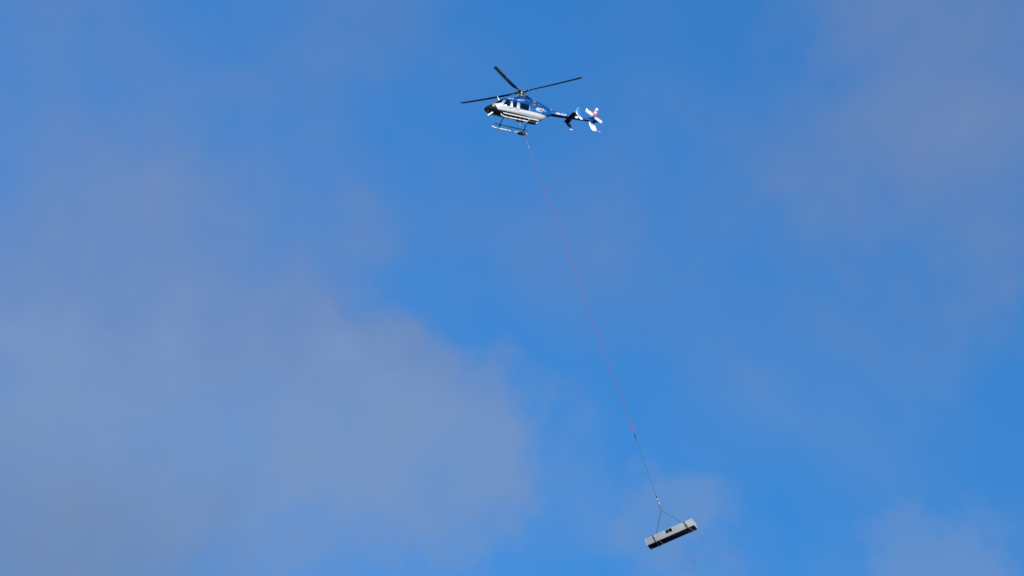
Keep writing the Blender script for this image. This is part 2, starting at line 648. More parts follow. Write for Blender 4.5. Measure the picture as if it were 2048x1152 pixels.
def smooth_path(pts, n=8):
    P = [Vector(p) for p in pts]
    out = []
    for i in range(len(P) - 1):
        p0 = P[i - 1] if i else P[0] * 2 - P[1]
        p1, p2 = P[i], P[i + 1]
        p3 = P[i + 2] if i + 2 < len(P) else P[-1] * 2 - P[-2]
        for j in range(n):
            t = j / n
            out.append(0.5 * ((2 * p1) + (p2 - p0) * t + (2 * p0 - 5 * p1 + 4 * p2 - p3) * t * t + (3 * p1 - p0 - 3 * p2 + p3) * t ** 3))
    out.append(P[-1])
    return out


def merge(*vfs):
    V, F = [], []
    for v, f in vfs:
        b = len(V)
        V += list(v)
        F += [tuple(i + b for i in q) for q in f]
    return V, F


def box(cx, cy, cz, sx, sy, sz):
    v = [(cx + sx / 2 * a, cy + sy / 2 * b, cz + sz / 2 * c) for a in (-1, 1) for b in (-1, 1) for c in (-1, 1)]
    f = [(0, 1, 3, 2), (4, 6, 7, 5), (0, 4, 5, 1), (2, 3, 7, 6), (0, 2, 6, 4), (1, 5, 7, 3)]
    return v, f


def lathe(profile, axis_o, axis_d, seg=24):
    """profile: (distance along axis, radius)"""
    d = Vector(axis_d).normalized()
    o = Vector(axis_o)
    return tube([tuple(o + d * p[0]) for p in profile], [max(p[1], 0.001) for p in profile], seg)


def bevelled(me, w, seg=2, angle=30):
    bm = bmesh.new()
    bm.from_mesh(me)
    ed = [e for e in bm.edges if len(e.link_faces) == 2 and e.calc_face_angle(0) > rad(angle)]
    bmesh.ops.bevel(bm, geom=ed, offset=w, segments=seg, affect='EDGES', profile=0.5)
    bm.to_mesh(me)
    bm.free()
    smooth_mesh(me, 35)
    return me


def airfoil(chord, thick, n=10):
    """closed outline (s along chord from leading edge 0..chord, t thickness)"""
    up, lo = [], []
    for i in range(n + 1):
        x = 0.5 * (1 - math.cos(math.pi * i / n))
        y = 5 * thick * (0.2969 * math.sqrt(x) - 0.126 * x - 0.3516 * x * x + 0.2843 * x ** 3 - 0.1036 * x ** 4)
        up.append((x * chord, y * chord))
        lo.append((x * chord, -y * chord))
    return up + lo[-2:0:-1]


def wing(sections):
    """sections: list of closed 3-D outlines with equal point counts"""
    n = len(sections[0])
    V = [p for s in sections for p in s]
    F = []
    for i in range(len(sections) - 1):
        for k in range(n):
            k2 = (k + 1) % n
            F.append((i * n + k, i * n + k2, (i + 1) * n + k2, (i + 1) * n + k))
    F.append(tuple(range(n))[::-1])
    F.append(tuple((len(sections) - 1) * n + k for k in range(n)))
    return V, F


# ------------------------------------------------------------------ helicopter
HELI_DIR = direction(1042, 184)
HELI_DIST = 224.6
hub_pos = CAM_LOC + HELI_DIR * HELI_DIST
lz = -HELI_DIR
lx = Vector((1, 0, 0))
lx = (lx - lz * lx.dot(lz)).normalized()
ly = lz.cross(lx)


def loc2w(v):
    return lx * v[0] + ly * v[1] + lz * v[2]


f_w = loc2w((-0.934, 0.196, 0.298)).normalized()
l_w = loc2w((0.353, 0.389, 0.851))
l_w = (l_w - f_w * l_w.dot(f_w)).normalized()
u_w = f_w.cross(l_w)
BODY = Matrix((f_w, l_w, u_w)).transposed()

heli = bpy.data.objects.new('helicopter', None)
C.objects.link(heli)
heli.matrix_world = Matrix.Translation(hub_pos - u_w * ZO) @ BODY.to_4x4()
tag(heli, 'blue and white four-bladed helicopter with black nose flying above the hanging load', 'helicopter')


def part(name, vf, material, parent=None, angle=40, smooth=True):
    me = mesh_from(name, vf[0], vf[1], ZO, smooth, angle)
    return obj(name, me, material, parent or heli)


HULL = [  # x, top, bottom, half width, exponent
    (-2.66, -1.13, -1.60, 0.235, 2.0),
    (-2.40, -1.10, -1.74, 0.30, 2.1),
    (-1.95, -1.02, -2.12, 0.45, 2.2),
    (-1.40, -0.93, -2.38, 0.61, 2.4),
    (-0.80, -0.88, -2.47, 0.72, 2.6),
    (0.00, -0.86, -2.50, 0.78, 2.8),
    (0.80, -0.87, -2.50, 0.79, 2.8),
    (1.30, -0.92, -2.50, 0.77, 2.7),
    (1.70, -1.08, -2.50, 0.73, 2.5),
    (2.10, -1.36, -2.49, 0.66, 2.35),
    (2.45, -1.62, -2.46, 0.56, 2.2),
    (2.75, -1.82, -2.40, 0.42, 2.1),
    (2.95, -1.97, -2.31, 0.26, 2.05),
    (3.04, -2.08, -2.21, 0.12, 2.0),
    (3.06, -2.14, -2.15, 0.02, 2.0),
]
WIN_FRONT = round_poly([(1.74, -1.87), (1.46, -1.31), (1.10, -1.31), (1.10, -1.87)], 0.06)
WIN_MID = round_poly([(0.91, -1.88), (0.91, -1.32), (0.55, -1.32), (0.57, -1.88)], 0.05)
WIN_REAR = round_poly([(0.30, -1.89), (0.30, -1.34), (-0.54, -1.35), (-0.50, -1.89)], 0.06)
WSHIELD = round_poly([(2.50, -1.74), (2.50, -1.50), (1.80, -1.02), (1.62, -1.18), (1.86, -1.62), (2.10, -1.74)], 0.06)
DOOR_FRONT = round_poly([(1.86, -2.26), (1.86, -1.80), (1.55, -1.26), (1.02, -1.26), (1.02, -2.26)], 0.08)
DOOR_MID = round_poly([(0.99, -2.26), (0.99, -1.26), (0.45, -1.26), (0.45, -2.26)], 0.05)
DOOR_REAR = round_poly([(0.42, -2.26), (0.42, -1.26), (-0.62, -1.26), (-0.58, -2.20)], 0.08)

hull0 = M_(loft(HULL, 46, 64))
hull_bvh_src = hull0.copy()
cav = M_(loft(HULL, 40, 64, off=-0.045, x0=-0.72, x1=2.62))
hull = boolean(hull0, cav, 'DIFFERENCE')
for poly in (WIN_FRONT, WIN_MID, WIN_REAR):
    hull = boolean(hull, M_(prism_y(poly, -1.5, 1.5)), 'DIFFERENCE')
for s in (1, -1):
    hull = boolean(hull, M_(prism_y(WSHIELD, 0.045 * s, 1.5 * s)), 'DIFFERENCE')
hull.materials.clear()
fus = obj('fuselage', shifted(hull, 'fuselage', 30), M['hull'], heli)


def skin_piece(poly, s, o_out, o_in, holes=(), y0=0.05):
    a = M_(loft(HULL, 46, 64, off=o_out))
    b = M_(loft(HULL, 46, 64, off=o_in, x0=-2.6, x1=3.0))
    sh = boolean(a, b, 'DIFFERENCE')
    sh = boolean(sh, M_(prism_y(poly, y0 * s, 1.5 * s)), 'INTERSECT')
    for h in holes:
        sh = boolean(sh, M_(prism_y(h, -1.5, 1.5)), 'DIFFERENCE')
    return sh


BV_HULL = BVHTree.FromPolygons([v.co for v in hull_bvh_src.vertices], [tuple(p.vertices) for p in hull_bvh_src.polygons])


def side_y(x, z, s=1, trees=None):
    for tr in (trees or [BV_HULL]):
        hit = tr.ray_cast(Vector((x, 3 * s, z)), Vector((0, -s, 0)))
        if hit[0] is not None:
            return hit[0].y
    return None


def hull_at(x):
    return [pchip([h[0] for h in HULL], [h[k] for h in HULL], x) for k in (1, 2, 3, 4)]


def thick_grid(P, nu, nv):
    """P: outer grid then inner grid, (nu+1)*(nv+1) points each, closed at the rim"""
    N = (nu + 1) * (nv + 1)
    F = []
    idx = lambda i, j: i * (nv + 1) + j
    for i in range(nu):
        for j in range(nv):
            F.append((idx(i, j), idx(i + 1, j), idx(i + 1, j + 1), idx(i, j + 1)))
            F.append((N + idx(i, j), N + idx(i, j + 1), N + idx(i + 1, j + 1), N + idx(i + 1, j)))
    rim = [idx(i, 0) for i in range(nu)] + [idx(nu, j) for j in range(nv)] + [idx(i, nv) for i in range(nu, 0, -1)] + [idx(0, j) for j in range(nv, 0, -1)]
    for k in range(len(rim)):
        a, b = rim[k], rim[(k + 1) % len(rim)]
        F.append((a, b, N + b, N + a))
    return P, F


def side_pane(poly, s, inset=0.012, th=0.006, nu=8, nv=8):
    x0, x1 = min(p[0] for p in poly) - 0.02, max(p[0] for p in poly) + 0.02
    z0, z1 = min(p[1] for p in poly) - 0.02, max(p[1] for p in poly) + 0.02
    P = []
    for off in (inset, inset + th):
        for i in range(nu + 1):
            for j in range(nv + 1):
                x, z = x0 + (x1 - x0) * i / nu, z0 + (z1 - z0) * j / nv
                zt, zb, w, e = hull_at(x)
                k = min(abs(z - (zt + zb) / 2) / ((zt - zb) / 2), 0.999)
                if z < (zt + zb) / 2:
                    e = lower_exp(e)
                P.append((x, s * (w * (1 - k ** e) ** (1 / e) - off), z))
    return thick_grid(P, nu, nv)


def skin_patch(x0, x1, nu, t0, t1, nv, s, inset=0.012, th=0.006):
    P = []
    for off in (inset, inset + th):
        for i in range(nu + 1):
            x = x0 + (x1 - x0) * i / nu
            zt, zb, w, e = hull_at(x)
            ta = t0(x)
            for j in range(nv + 1):
                t = rad(ta + (t1 - ta) * j / nv)
                P.append((x, s * (w - off) * math.cos(t) ** (2 / e), (zt + zb) / 2 + ((zt - zb) / 2 - off) * math.sin(t) ** (2 / e)))
    return thick_grid(P, nu, nv)


for s in (1, -1):
    for dn, dpoly, wpoly, hx in (('cockpit_door', DOOR_FRONT, WIN_FRONT, 1.08), ('passenger_door', DOOR_MID, WIN_MID, 0.52),
                                 ('cabin_door', DOOR_REAR, WIN_REAR, 0.35)):
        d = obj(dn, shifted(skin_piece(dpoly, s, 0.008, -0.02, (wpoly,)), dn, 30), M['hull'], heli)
        part('window_pane', side_pane(wpoly, s), M['glass'], d)
        yy = side_y(hx, -2.03, s)
        obj('door_handle', bevelled(mesh_from('door_handle', *box(hx, yy + 0.016 * s, -2.03, 0.11, 0.03, 0.028), ZO), 0.008), M['black'], d)
    part('windshield', skin_patch(1.58, 2.56, 14, lambda x: 10 if x > 2.0 else 25, 86.5, 16, s), M['glass'])

# windshield centre post, following the roof line
xs_ = [2.56, 2.45, 2.3, 2.1, 1.9, 1.72]
topz = [pchip([h[0] for h in HULL], [h[1] for h in HULL], x) for x in xs_]
part('windshield_post', wing([[(xs_[i] + 0.5 * dz, y, topz[i] + dz) for y, dz in ((-0.075, -0.02), (-0.06, 0.012), (0, 0.026), (0.06, 0.012), (0.075, -0.02))] for i in range(len(xs_))]), M['cream'])

# cowling over transmission and engine
COWL = [
    (-2.62, -1.13, -1.40, 0.16, 2.0),
    (-2.35, -0.98, -1.40, 0.30, 2.1),
    (-2.00, -0.86, -1.40, 0.38, 2.3),
    (-1.60, -0.74, -1.40, 0.43, 2.5),
    (-1.10, -0.62, -1.40, 0.46, 2.6),
    (-0.55, -0.52, -1.40, 0.47, 2.6),
    (-0.10, -0.46, -1.40, 0.46, 2.5),
    (0.25, -0.50, -1.40, 0.43, 2.4),
    (0.52, -0.62, -1.40, 0.36, 2.2),
    (0.72, -0.78, -1.40, 0.26, 2.1),
    (0.80, -0.92, -1.40, 0.18, 2.0),
]
cw = part('engine_cowling', loft(COWL, 40, 48), M['blue'])
cv, cf = loft(COWL, 40, 48)
BV_COWL = BVHTree.FromPolygons([Vector(v) for v in cv], cf)
# sloping intake side panels
for s in (1, -1):
    p = [(0.36, -0.70), (0.10, -0.60), (-0.12, -0.62), (-0.18, -0.88), (0.25, -0.90)]
    yo = [side_y(q[0], q[1], s, [BV_COWL]) or 0.4 * s for q in p]
    pv = [(q[0], y + 0.012 * s, q[1]) for q, y in zip(p, yo)] + [(q[0], y - 0.05 * s, q[1]) for q, y in zip(p, yo)]
    n = len(p)
    pf = [tuple(range(n)), tuple(range(2 * n - 1, n - 1, -1))] + [(i, i + n, (i + 1) % n + n, (i + 1) % n) for i in range(n)]
    part('intake_screen', (pv, pf), M['black'] if s < 0 else M['navy'], cw, smooth=False)


def surf_y(x, z, s=1):
    ys = [y for y in (side_y(x, z, s, [BV_HULL]), side_y(x, z, s, [BV_COWL])) if y is not None]
    if not ys:
        return None
    return max(ys) if s > 0 else min(ys)


def strip(poly, w, s, lift=0.010, n=10):
    """band of width w laid on the side skin along a polyline in (x, z)"""
    V, F = [], []
    pts = []
    for i in range(len(poly) - 1):
        for j in range(n):
            pts.append(Vector(poly[i]).lerp(Vector(poly[i + 1]), j / n))
    pts.append(Vector(poly[-1]))
    for i, p in enumerate(pts):
        t = (pts[min(i + 1, len(pts) - 1)] - pts[max(i - 1, 0)]).normalized()
        nn = Vector((-t.y, t.x))
        for k, o in ((0, w / 2), (1, -w / 2)):
            q = p + nn * o
            y = surf_y(q.x, q.y, s)
            if y is None:
                y = V[-2][1] if len(V) > 1 else 0.4 * s
            V.append((q.x, y + lift * s, q.y))
            V.append((q.x, y - 0.02 * s, q.y))
    for i in range(len(pts) - 1):
        a, b = i * 4, i * 4 + 4
        F += [(a, a + 2, b + 2, b), (a + 1, b + 1, b + 3, a + 3), (a, b, b + 1, a + 1), (a + 2, a + 3, b + 3, b + 2)]
    F += [(0, 1, 3, 2), (len(V) - 4, len(V) - 2, len(V) - 1, len(V) - 3)]
    return V, F


for s in (1, -1):
    part('cowling_seam', strip([(-0.16, -0.58), (-0.28, -0.93)], 0.11, s), M['seam'], cw)
    part('cowling_seam', strip([(-0.28, -0.93), (-1.22, -0.99), (-1.30, -1.15), (-1.92, -1.13)], 0.085, s), M['seam'], cw)

part('exhaust_stack', lathe([(0, 0.15), (0.16, 0.145), (0.165, 0.125), (0.02, 0.12)], (-1.72, 0, -0.86), (-0.45, 0, 1)), M['hubdark'], cw)
part('beacon', lathe([(0, 0.07), (0.06, 0.07), (0.11, 0.06), (0.15, 0.035), (0.165, 0.005)], (-1.13, 0.04, -0.64), (0, 0, 1), 16), M['amber'], cw)
part('vent_grille', strip([(-0.98, -0.86), (-1.14, -0.86)], 0.05, 1), M['cream'], cw)

# roof fittings
part('upper_wire_cutter', wing([[(1.78, y, -1.12), (1.85, y, -1.18), (2.03, y, -0.80), (2.01, y, -0.79)] for y in (-0.008, 0.008)]), M['white'], smooth=False)
part('lower_wire_cutter', wing([[(2.36, y, -2.46), (2.47, y, -2.43), (2.86, y, -2.79), (2.81, y, -2.85)] for y in (0.265, 0.315)]), M['white'], smooth=False)
yl = side_y(2.48, -1.97, 1)
part('landing_light', lathe([(0, 0.06), (0.03, 0.095), (0.05, 0.085), (0.065, 0.03)], (2.46, yl - 0.02, -1.97), (0.45, 0.9, 0.15), 16), M['lamp'])
part('nose_lamp', lathe([(0, 0.07), (0.02, 0.07), (0.03, 0.04)], (2.80, 0.18, -2.36), (0.5, 0.5, -0.7), 14), M['steel'])

# ------------------------------------------------------------------ tail boom, stabiliser, fins
boom_path, boom_r = [], []
for i in range(15):
    t = i / 14
    x = -2.58 + (-6.62 + 2.58) * t
    boom_path.append((x, 0, -1.365 + 0.145 * t))
    boom_r.append(0.232 - 0.115 * t)
boom_path += [(-6.72, 0, -1.215), (-6.80, 0, -1.215)]
boom_r += [0.09, 0.03]
bv, bf = tube(boom_path, boom_r, 28)
BV_BOOM = BVHTree.FromPolygons([Vector(v) for v in bv], bf)
boom = part('tail_boom', (bv, bf), M['boom'])
# drive shaft cover along the top of the boom
shaft = [(x, 0, -1.365 + 0.145 * ((x + 2.58) / -4.04) + (0.232 - 0.115 * ((x + 2.58) / -4.04)) * 0.98) for x in np.linspace(-2.62, -6.2, 12)]
part('drive_shaft_cover', tube(shaft, [0.075] * 11 + [0.05], 12), M['blue'], boom)
part('shaft_fairing_light', lathe([(0, 0.05), (0.04, 0.045), (0.06, 0.02)], (-2.66, 0.10, -1.10), (0, 0.7, 0.7), 12), M['white'], boom)

ST_Z = -1.31
sec = airfoil(0.50, 0.13)
stab = part('horizontal_stabilizer', wing([[(-4.19 - 0.02 * abs(y) - p[0], y, ST_Z - p[1]) for p in sec] for y in np.linspace(-1.07, 1.07, 9)]), M['navy'])
FINLET = [(-0.86, -4.52, 0.26), (-1.05, -4.44, 0.33), (-1.22, -4.36, 0.42), (-1.38, -4.40, 0.42), (-1.58, -4.57, 0.34), (-1.80, -4.76, 0.26), (-1.88, -4.83, 0.23)]
for s in (1, -1):
    part('finlet', wing([[(le - p[0], 1.085 * s + p[1] + 0.02 * s, z) for p in airfoil(ch, 0.10)] for z, le, ch in FINLET]), M['finlet'])

FIN = [(0.00, -6.60, 0.14), (-0.10, -6.54, 0.22), (-0.40, -6.36, 0.36), (-0.80, -6.12, 0.50), (-1.15, -5.92, 0.62), (-1.35, -5.90, 0.60),
       (-1.55, -5.99, 0.55), (-1.80, -6.12, 0.52), (-2.02, -6.24, 0.50), (-2.10, -6.34, 0.40)]
fin = part('vertical_fin', wing([[(le - p[0], p[1], z) for p in airfoil(ch, 0.13)] for z, le, ch in FIN]), M['fin'])
BV_FIN = BVHTree.FromPolygons([v.co - Vector((0, 0, ZO)) for v in fin.data.vertices], [tuple(p.vertices) for p in fin.data.polygons])
part('tail_skid', tube([(-6.55, 0, -2.06), (-6.80, 0, -2.10), (-6.98, 0, -2.07)], [0.02, 0.02, 0.02], 8), M['red'], fin)
part('tail_skid_tip', lathe([(0, 0.02), (0.02, 0.04), (0.13, 0.04), (0.15, 0.01)], (-6.90, 0, -2.09), (-1, 0, 0.1), 12), M['white'], fin)


def decal(name, vf, trees, s, material, parent, lift=0.006):
    """flat shape given in (x, z), laid on the side skin"""
    V = []
    for (x, z) in vf[0]:
        y = None
        for tr in trees:
            h = tr.ray_cast(Vector((x, 3 * s, z)), Vector((0, -s, 0)))
            if h[0] is not None and (y is None or h[0].y * s > y * s):
                y = h[0].y
        if y is None:
            y = V[-1][1] if V else 0.0
            V.append((x, y, z))
        else:
            V.append((x, y + lift * s, z))
    me = bpy.data.meshes.new(name)
    me.from_pydata([(v[0], v[1], v[2] + ZO) for v in V], [], vf[1])
    me.update()
    return obj(name, me, material, parent)


def text_shape(body, size, shear=0.0, bold=0.0, cuts=2):
    cu = bpy.data.curves.new('t', 'FONT')
    cu.body = body
    cu.size = size
    cu.shear = shear
    cu.offset = bold
    cu.resolution_u = 4
    cu.align_x = 'CENTER'
    cu.align_y = 'CENTER'
    o = bpy.data.objects.new('t', cu)
    C.objects.link(o)
    dg = bpy.context.evaluated_depsgraph_get()
    me = bpy.data.meshes.new_from_object(o.evaluated_get(dg))
    bpy.data.objects.remove(o)
    bm = bmesh.new()
    bm.from_mesh(me)
    bmesh.ops.triangulate(bm, faces=bm.faces)
    bmesh.ops.subdivide_edges(bm, edges=bm.edges, cuts=cuts, use_grid_fill=True)
    bmesh.ops.triangulate(bm, faces=bm.faces)
    V = [tuple(v.co)[:2] for v in bm.verts]
    F = [tuple(v.index for v in f.verts) for f in bm.faces]
    bm.free()
    return V, F


def place_text(name, body, size, cx, cz, trees, parent, slope=0.0, shear=0.0, bold=0.0, sx=1.0, s=1):
    V, F = text_shape(body, size, shear, bold)
    # on the port side reading runs from nose to tail (-x)
    P = [(cx - s * sx * v[0], cz + v[1] + slope * v[0]) for v in V]
    return decal(name, (P, F), trees, s, M['white'], parent)


for s in (1, -1):
    place_text('number_lettering', '407', 0.56, -1.42, -1.55, [BV_HULL, BV_COWL], fus, slope=0.02, shear=0.42 * s, bold=0.004, sx=0.90, s=s)
    place_text('registration_lettering', 'HB-XUY', 0.25, -3.50, -1.325, [BV_BOOM], boom, slope=0.036, bold=0.008, sx=1.08, s=s)
for s in (1, -1):
    part('door_gutter', strip([(1.62, -1.235), (-0.66, -1.235)], 0.045, s, 0.022), M['navy'], fus)
# white marks on the roof edge
for x0, x1, w in ((1.30, 1.02, 0.085), (0.98, 0.80, 0.075), (0.52, 0.22, 0.10), (0.14, 0.08, 0.06)):
    part('roof_marking', strip([(x0, -1.09), (x1, -1.09)], w, 1, 0.008), M['white'], fus)
part('flank_marking', strip([(-0.86, -1.16), (-1.12, -1.18)], 0.05, 1, 0.006), M['cream'], fus)
part('fuel_cap', strip([(-0.72, -1.42), (-0.72, -1.58)], 0.09, 1, 0.012), M['black'], fus)
part('flank_marking', strip([(-1.98, -1.40), (-2.06, -1.52)], 0.06, 1, 0.006), M['white'], fus)
# white cross on the red flag panel
for s in (1, -1):
    cx, cz, a, b = -6.53, -0.45, 0.045, 0.13
    gx, gz = [], []

    def grid(x0, x1, z0, z1, n=5):
        V = [(x0 + (x1 - x0) * i / n, z0 + (z1 - z0) * j / n) for i in range(n + 1) for j in range(n + 1)]
        F = [(i * (n + 1) + j, i * (n + 1) + j + 1, (i + 1) * (n + 1) + j + 1, (i + 1) * (n + 1) + j) for i in range(n) for j in range(n)]
        return V, F
    decal('white_cross', merge(grid(cx - a, cx + a, cz - b, cz + b), grid(cx - b, cx - a, cz - a, cz + a), grid(cx + a, cx + b, cz - a, cz + a)),
          [BV_FIN], s, M['white'], fin, 0.004)
    decal('tail_marking', grid(-4.98, -4.74, -1.38, -1.20), [BV_BOOM], s, M['white'], boom, 0.004)

# tail rotor on the port side
TR = Vector((-6.26, 0.36, -1.02))
tr = part('tail_rotor_hub', lathe([(-0.26, 0.05), (0.0, 0.05), (0.02, 0.085), (0.10, 0.085), (0.14, 0.04), (0.17, 0.03)], TR, (0, 1, 0), 18), M['steel'])
part('gearbox', lathe([(0, 0.13), (0.12, 0.14), (0.24, 0.09)], TR + Vector((0, -0.40, -0.04)), (0, 1, 0), 18), M['blue'])
ang = math.atan2(-0.455, -0.89)
bl = [[(r, y_, z_) for y_, z_ in [(p[1] * 0.8, (p[0] - ch * 0.4)) for p in airfoil(ch, 0.12)]] for r, ch in ((0.12, 0.14), (0.22, 0.24), (0.40, 0.28), (0.80, 0.28), (0.825, 0.25))]
bvv, bff = wing(bl)
trme = mesh_from('tail_rotor_blade', bvv, bff)
trme.materials.append(M['trblade'])
for k in range(2):
    o = obj('tail_rotor_blade', trme, None, heli)
    # blade runs out along its local x in the plane of the fin
    o.matrix_local = Matrix.Translation(TR + Vector((0, 0.07, ZO))) @ Matrix.Rotation(-(ang + k * math.pi), 4, 'Y') @ Matrix.Rotation(rad(-12), 4, 'X')

# ------------------------------------------------------------------ main rotor
tilt = Vector((0.101, 0.006, 0.995)).normalized()
mastd = tilt
part('rotor_mast', lathe([(-0.62, 0.075), (-0.05, 0.065), (0.10, 0.06)], (0, 0, 0), mastd, 18), M['hubmetal'])
part('swashplate', lathe([(-0.40, 0.10), (-0.38, 0.19), (-0.31, 0.20), (-0.29, 0.14), (-0.24, 0.17), (-0.20, 0.15), (-0.19, 0.08)], (0, 0, 0), mastd, 22), M['hubmetal'])
RX = Matrix.Rotation(math.atan2(0.101, 0.995), 4, 'Y')
hubT = Matrix.Translation((0, 0, ZO)) @ RX


def hub_part(name, vf, material, rot=0.0, parent=None, extra=None):
    me = mesh_from(name, vf[0], vf[1])
    o = obj(name, me, material, heli)
    o.matrix_local = hubT @ Matrix.Rotation(rot, 4, 'Z') @ (extra or Matrix.Identity(4))
    return o


arm = [(0, 0.16), (0.16, 0.16), (0.46, 0.085), (0.46, -0.085), (0.16, -0.16)]
yoke = []
for k in range(4):
    a = k * math.pi / 2
    for x, y in [(0.13, -0.16), (0.52, -0.10), (0.52, 0.10), (0.13, 0.16)]:
        yoke.append((x * math.cos(a) - y * math.sin(a), x * math.sin(a) + y * math.cos(a)))
n = len(yoke)
yv = [(x, y, z) for z in (-0.035, 0.035) for x, y in yoke]
yf = [tuple(range(n))[::-1], tuple(range(n, 2 * n))] + [(i, (i + 1) % n, (i + 1) % n + n, i + n) for i in range(n)]
AZ0 = rad(47)
hub_part('rotor_yoke', (yv, yf), M['hubmetal'], AZ0)
hub_part('rotor_head_cap', lathe([(0.03, 0.17), (0.07, 0.16), (0.10, 0.10), (0.13, 0.09), (0.145, 0.02)], (0, 0, 0), (0, 0, 1), 20), M['hubdark'])
hub_part('rotor_head_base', lathe([(-0.20, 0.09), (-0.16, 0.15), (-0.04, 0.17)], (0, 0, 0), (0, 0, 1), 20), M['hubmetal'])
cone = Matrix.Rotation(rad(-0.2), 4, 'Y')
# grip
gv = tube([(0.30, 0, 0), (0.40, 0, 0), (0.55, 0, 0), (0.80, 0, 0), (0.86, 0, 0)], [0.07, 0.095, 0.085, 0.07, 0.05], 14)
grip_me = mesh_from('blade_grip', *gv)
grip_me.materials.append(M['hubdark'])
pin = merge(lathe([(-0.10, 0.03), (0.10, 0.03)], (0.70, 0.035, 0), (0, 0, 1), 10), lathe([(-0.10, 0.03), (0.10, 0.03)], (0.70, -0.035, 0), (0, 0, 1), 10))
pin_me = mesh_from('blade_bolt', *pin)
pin_me.materials.append(M['steel'])
horn = merge(tube([(0.42, 0.02, -0.02), (0.36, 0.20, -0.04), (0.28, 0.24, -0.05)], [0.04, 0.03, 0.03], 8))
horn_me = mesh_from('pitch_horn', *horn)
horn_me.materials.append(M['hubdark'])
link_me = mesh_from('pitch_link', *tube([(0.28, 0.24, -0.04), (0.16, 0.15, -0.36)], 0.017, 8))
link_me.materials.append(M['steel'])
# blade: droops slightly upward towards the tip under load
rs = [0.74, 0.90, 1.05, 1.30, 2.0, 3.0, 4.0, 4.9, 5.20, 5.30, 5.335]
secs = []
for r in rs:
    ch = 0.11 if r < 0.8 else (0.20 if r < 1.0 else (0.255 if r < 1.2 else (0.305 if r < 5.25 else 0.22)))
    if r > 5.32:
        ch = 0.12
    th = 0.35 if r < 0.8 else (0.2 if r < 1.0 else 0.11)
    zz = 0.010 * ((r - 0.8) / 4.5) ** 2 * 12 - 0.0
    tw = rad(9 - 9 * r / 5.335)
    s_ = []
    for c_, t_ in airfoil(ch, th):
        cy, cz = 0.08 - c_ + (0 if r > 1.0 else (ch - 0.305) * 0.3), t_
        s_.append((r, cy * math.cos(tw) - cz * math.sin(tw), zz + cy * math.sin(tw) + cz * math.cos(tw)))
    secs.append(s_)
blade_me = mesh_from('rotor_blade', *wing(secs))
blade_me.materials.append(M['blade'])
for k in range(4):
    T = hubT @ Matrix.Rotation(AZ0 + k * math.pi / 2, 4, 'Z') @ cone
    b = obj('rotor_blade', blade_me, None, heli)
    b.matrix_local = T
    for me_ in (grip_me, pin_me, horn_me):
        g = obj(me_.name, me_, None, b)
    g = obj('pitch_link', link_me, None, heli)
    g.matrix_local = T

# ------------------------------------------------------------------ landing gear
SK_Y = 1.16
for s in (1, -1):
    path = smooth_path([(2.02, SK_Y * s, -2.88), (1.90, SK_Y * s, -2.97), (1.72, SK_Y * s, -3.035), (1.50, SK_Y * s, -3.05), (0.5, SK_Y * s, -3.05), (-0.4, SK_Y * s, -3.05), (-1.10, SK_Y * s, -3.05)], 6)
    sk = part('skid_tube', tube(path, 0.050, 12), M['skid'])
    for x in (1.34, 0.55, 0.25):
        part('skid_clamp', tube([(x - 0.03, SK_Y * s, -3.05), (x + 0.03, SK_Y * s, -3.05)], 0.058, 12), M['hubdark'], sk)
    # bear paw: flat oval pad under the heel of the skid
    pv = []
    for z, k in ((-3.16, 0.90), (-3.11, 1.0), (-3.02, 0.88), (-2.97, 0.55)):
        for j in range(24):
            a = 2 * math.pi * j / 24
            pv.append((-0.66 + 0.39 * k * math.copysign(abs(math.cos(a)) ** 0.8, math.cos(a)), SK_Y * s + 0.20 * k * math.sin(a), z))
    pf = [tuple(range(24))[::-1], tuple(range(72, 96))]
    for i in range(3):
        pf += [(i * 24 + j, i * 24 + (j + 1) % 24, (i + 1) * 24 + (j + 1) % 24, (i + 1) * 24 + j) for j in range(24)]
    part('bear_paw', (pv, pf), M['rubber'], sk)
    yr = (SK_Y - 0.05) * s
    st = part('flight_step', tube([(1.80, yr, -2.70), (1.74, yr, -2.72), (-1.20, yr, -2.76), (-1.24, yr, -2.76)], [0.03, 0.05, 0.05, 0.04], 12), M['skid'])
    for x in (1.30, 0.30, -0.42):
        part('step_bracket', tube([(x, yr, -2.74), (x, SK_Y * s, -3.04)], 0.022, 8), M['skid'] if x < 0 else M['tube'], st)
for x in (1.25, -0.83):
    pth = [(x, 1.16, -3.04), (x, 1.12, -2.86), (x, 0.98, -2.66), (x, 0.74, -2.52), (x, 0.40, -2.47), (x, 0, -2.46)]
    pth = pth + [(p[0], -p[1], p[2]) for p in pth[-2::-1]]
    part('cross_tube', tube(smooth_path(pth, 6), 0.038, 12), M['tube'])

# belly fittings and cargo hook
bel = part('belly_pod', box(-0.05, 0, -2.53, 0.62, 0.36, 0.14), M['black'])
bevelled(bel.data, 0.03)
hk = part('cargo_hook', merge(tube([(0.10, 0.10, -2.58), (-0.05, 0.03, -2.70), (-0.05, -0.03, -2.70), (0.10, -0.10, -2.58)], 0.018, 8),
                              box(-0.05, 0, -2.70, 0.12, 0.07, 0.14),
                              tube([(-0.05 + 0.06 * math.cos(a), 0, -2.80 + 0.06 * math.sin(a)) for a in np.linspace(rad(110), rad(420), 14)], 0.014, 8)), M['hubdark'])
part('hook_cable', tube(smooth_path([(-0.10, 0, -2.66), (-0.32, -0.05, -2.68), (-0.55, -0.12, -2.55)], 5), 0.012, 6), M['hubdark'])
part('belly_antenna', wing([[(0.92, y, -2.48), (0.78, y, -2.48), (0.74, y, -2.62), (0.80, y, -2.62)] for y in (-0.008, 0.008)]), M['black'], smooth=False)
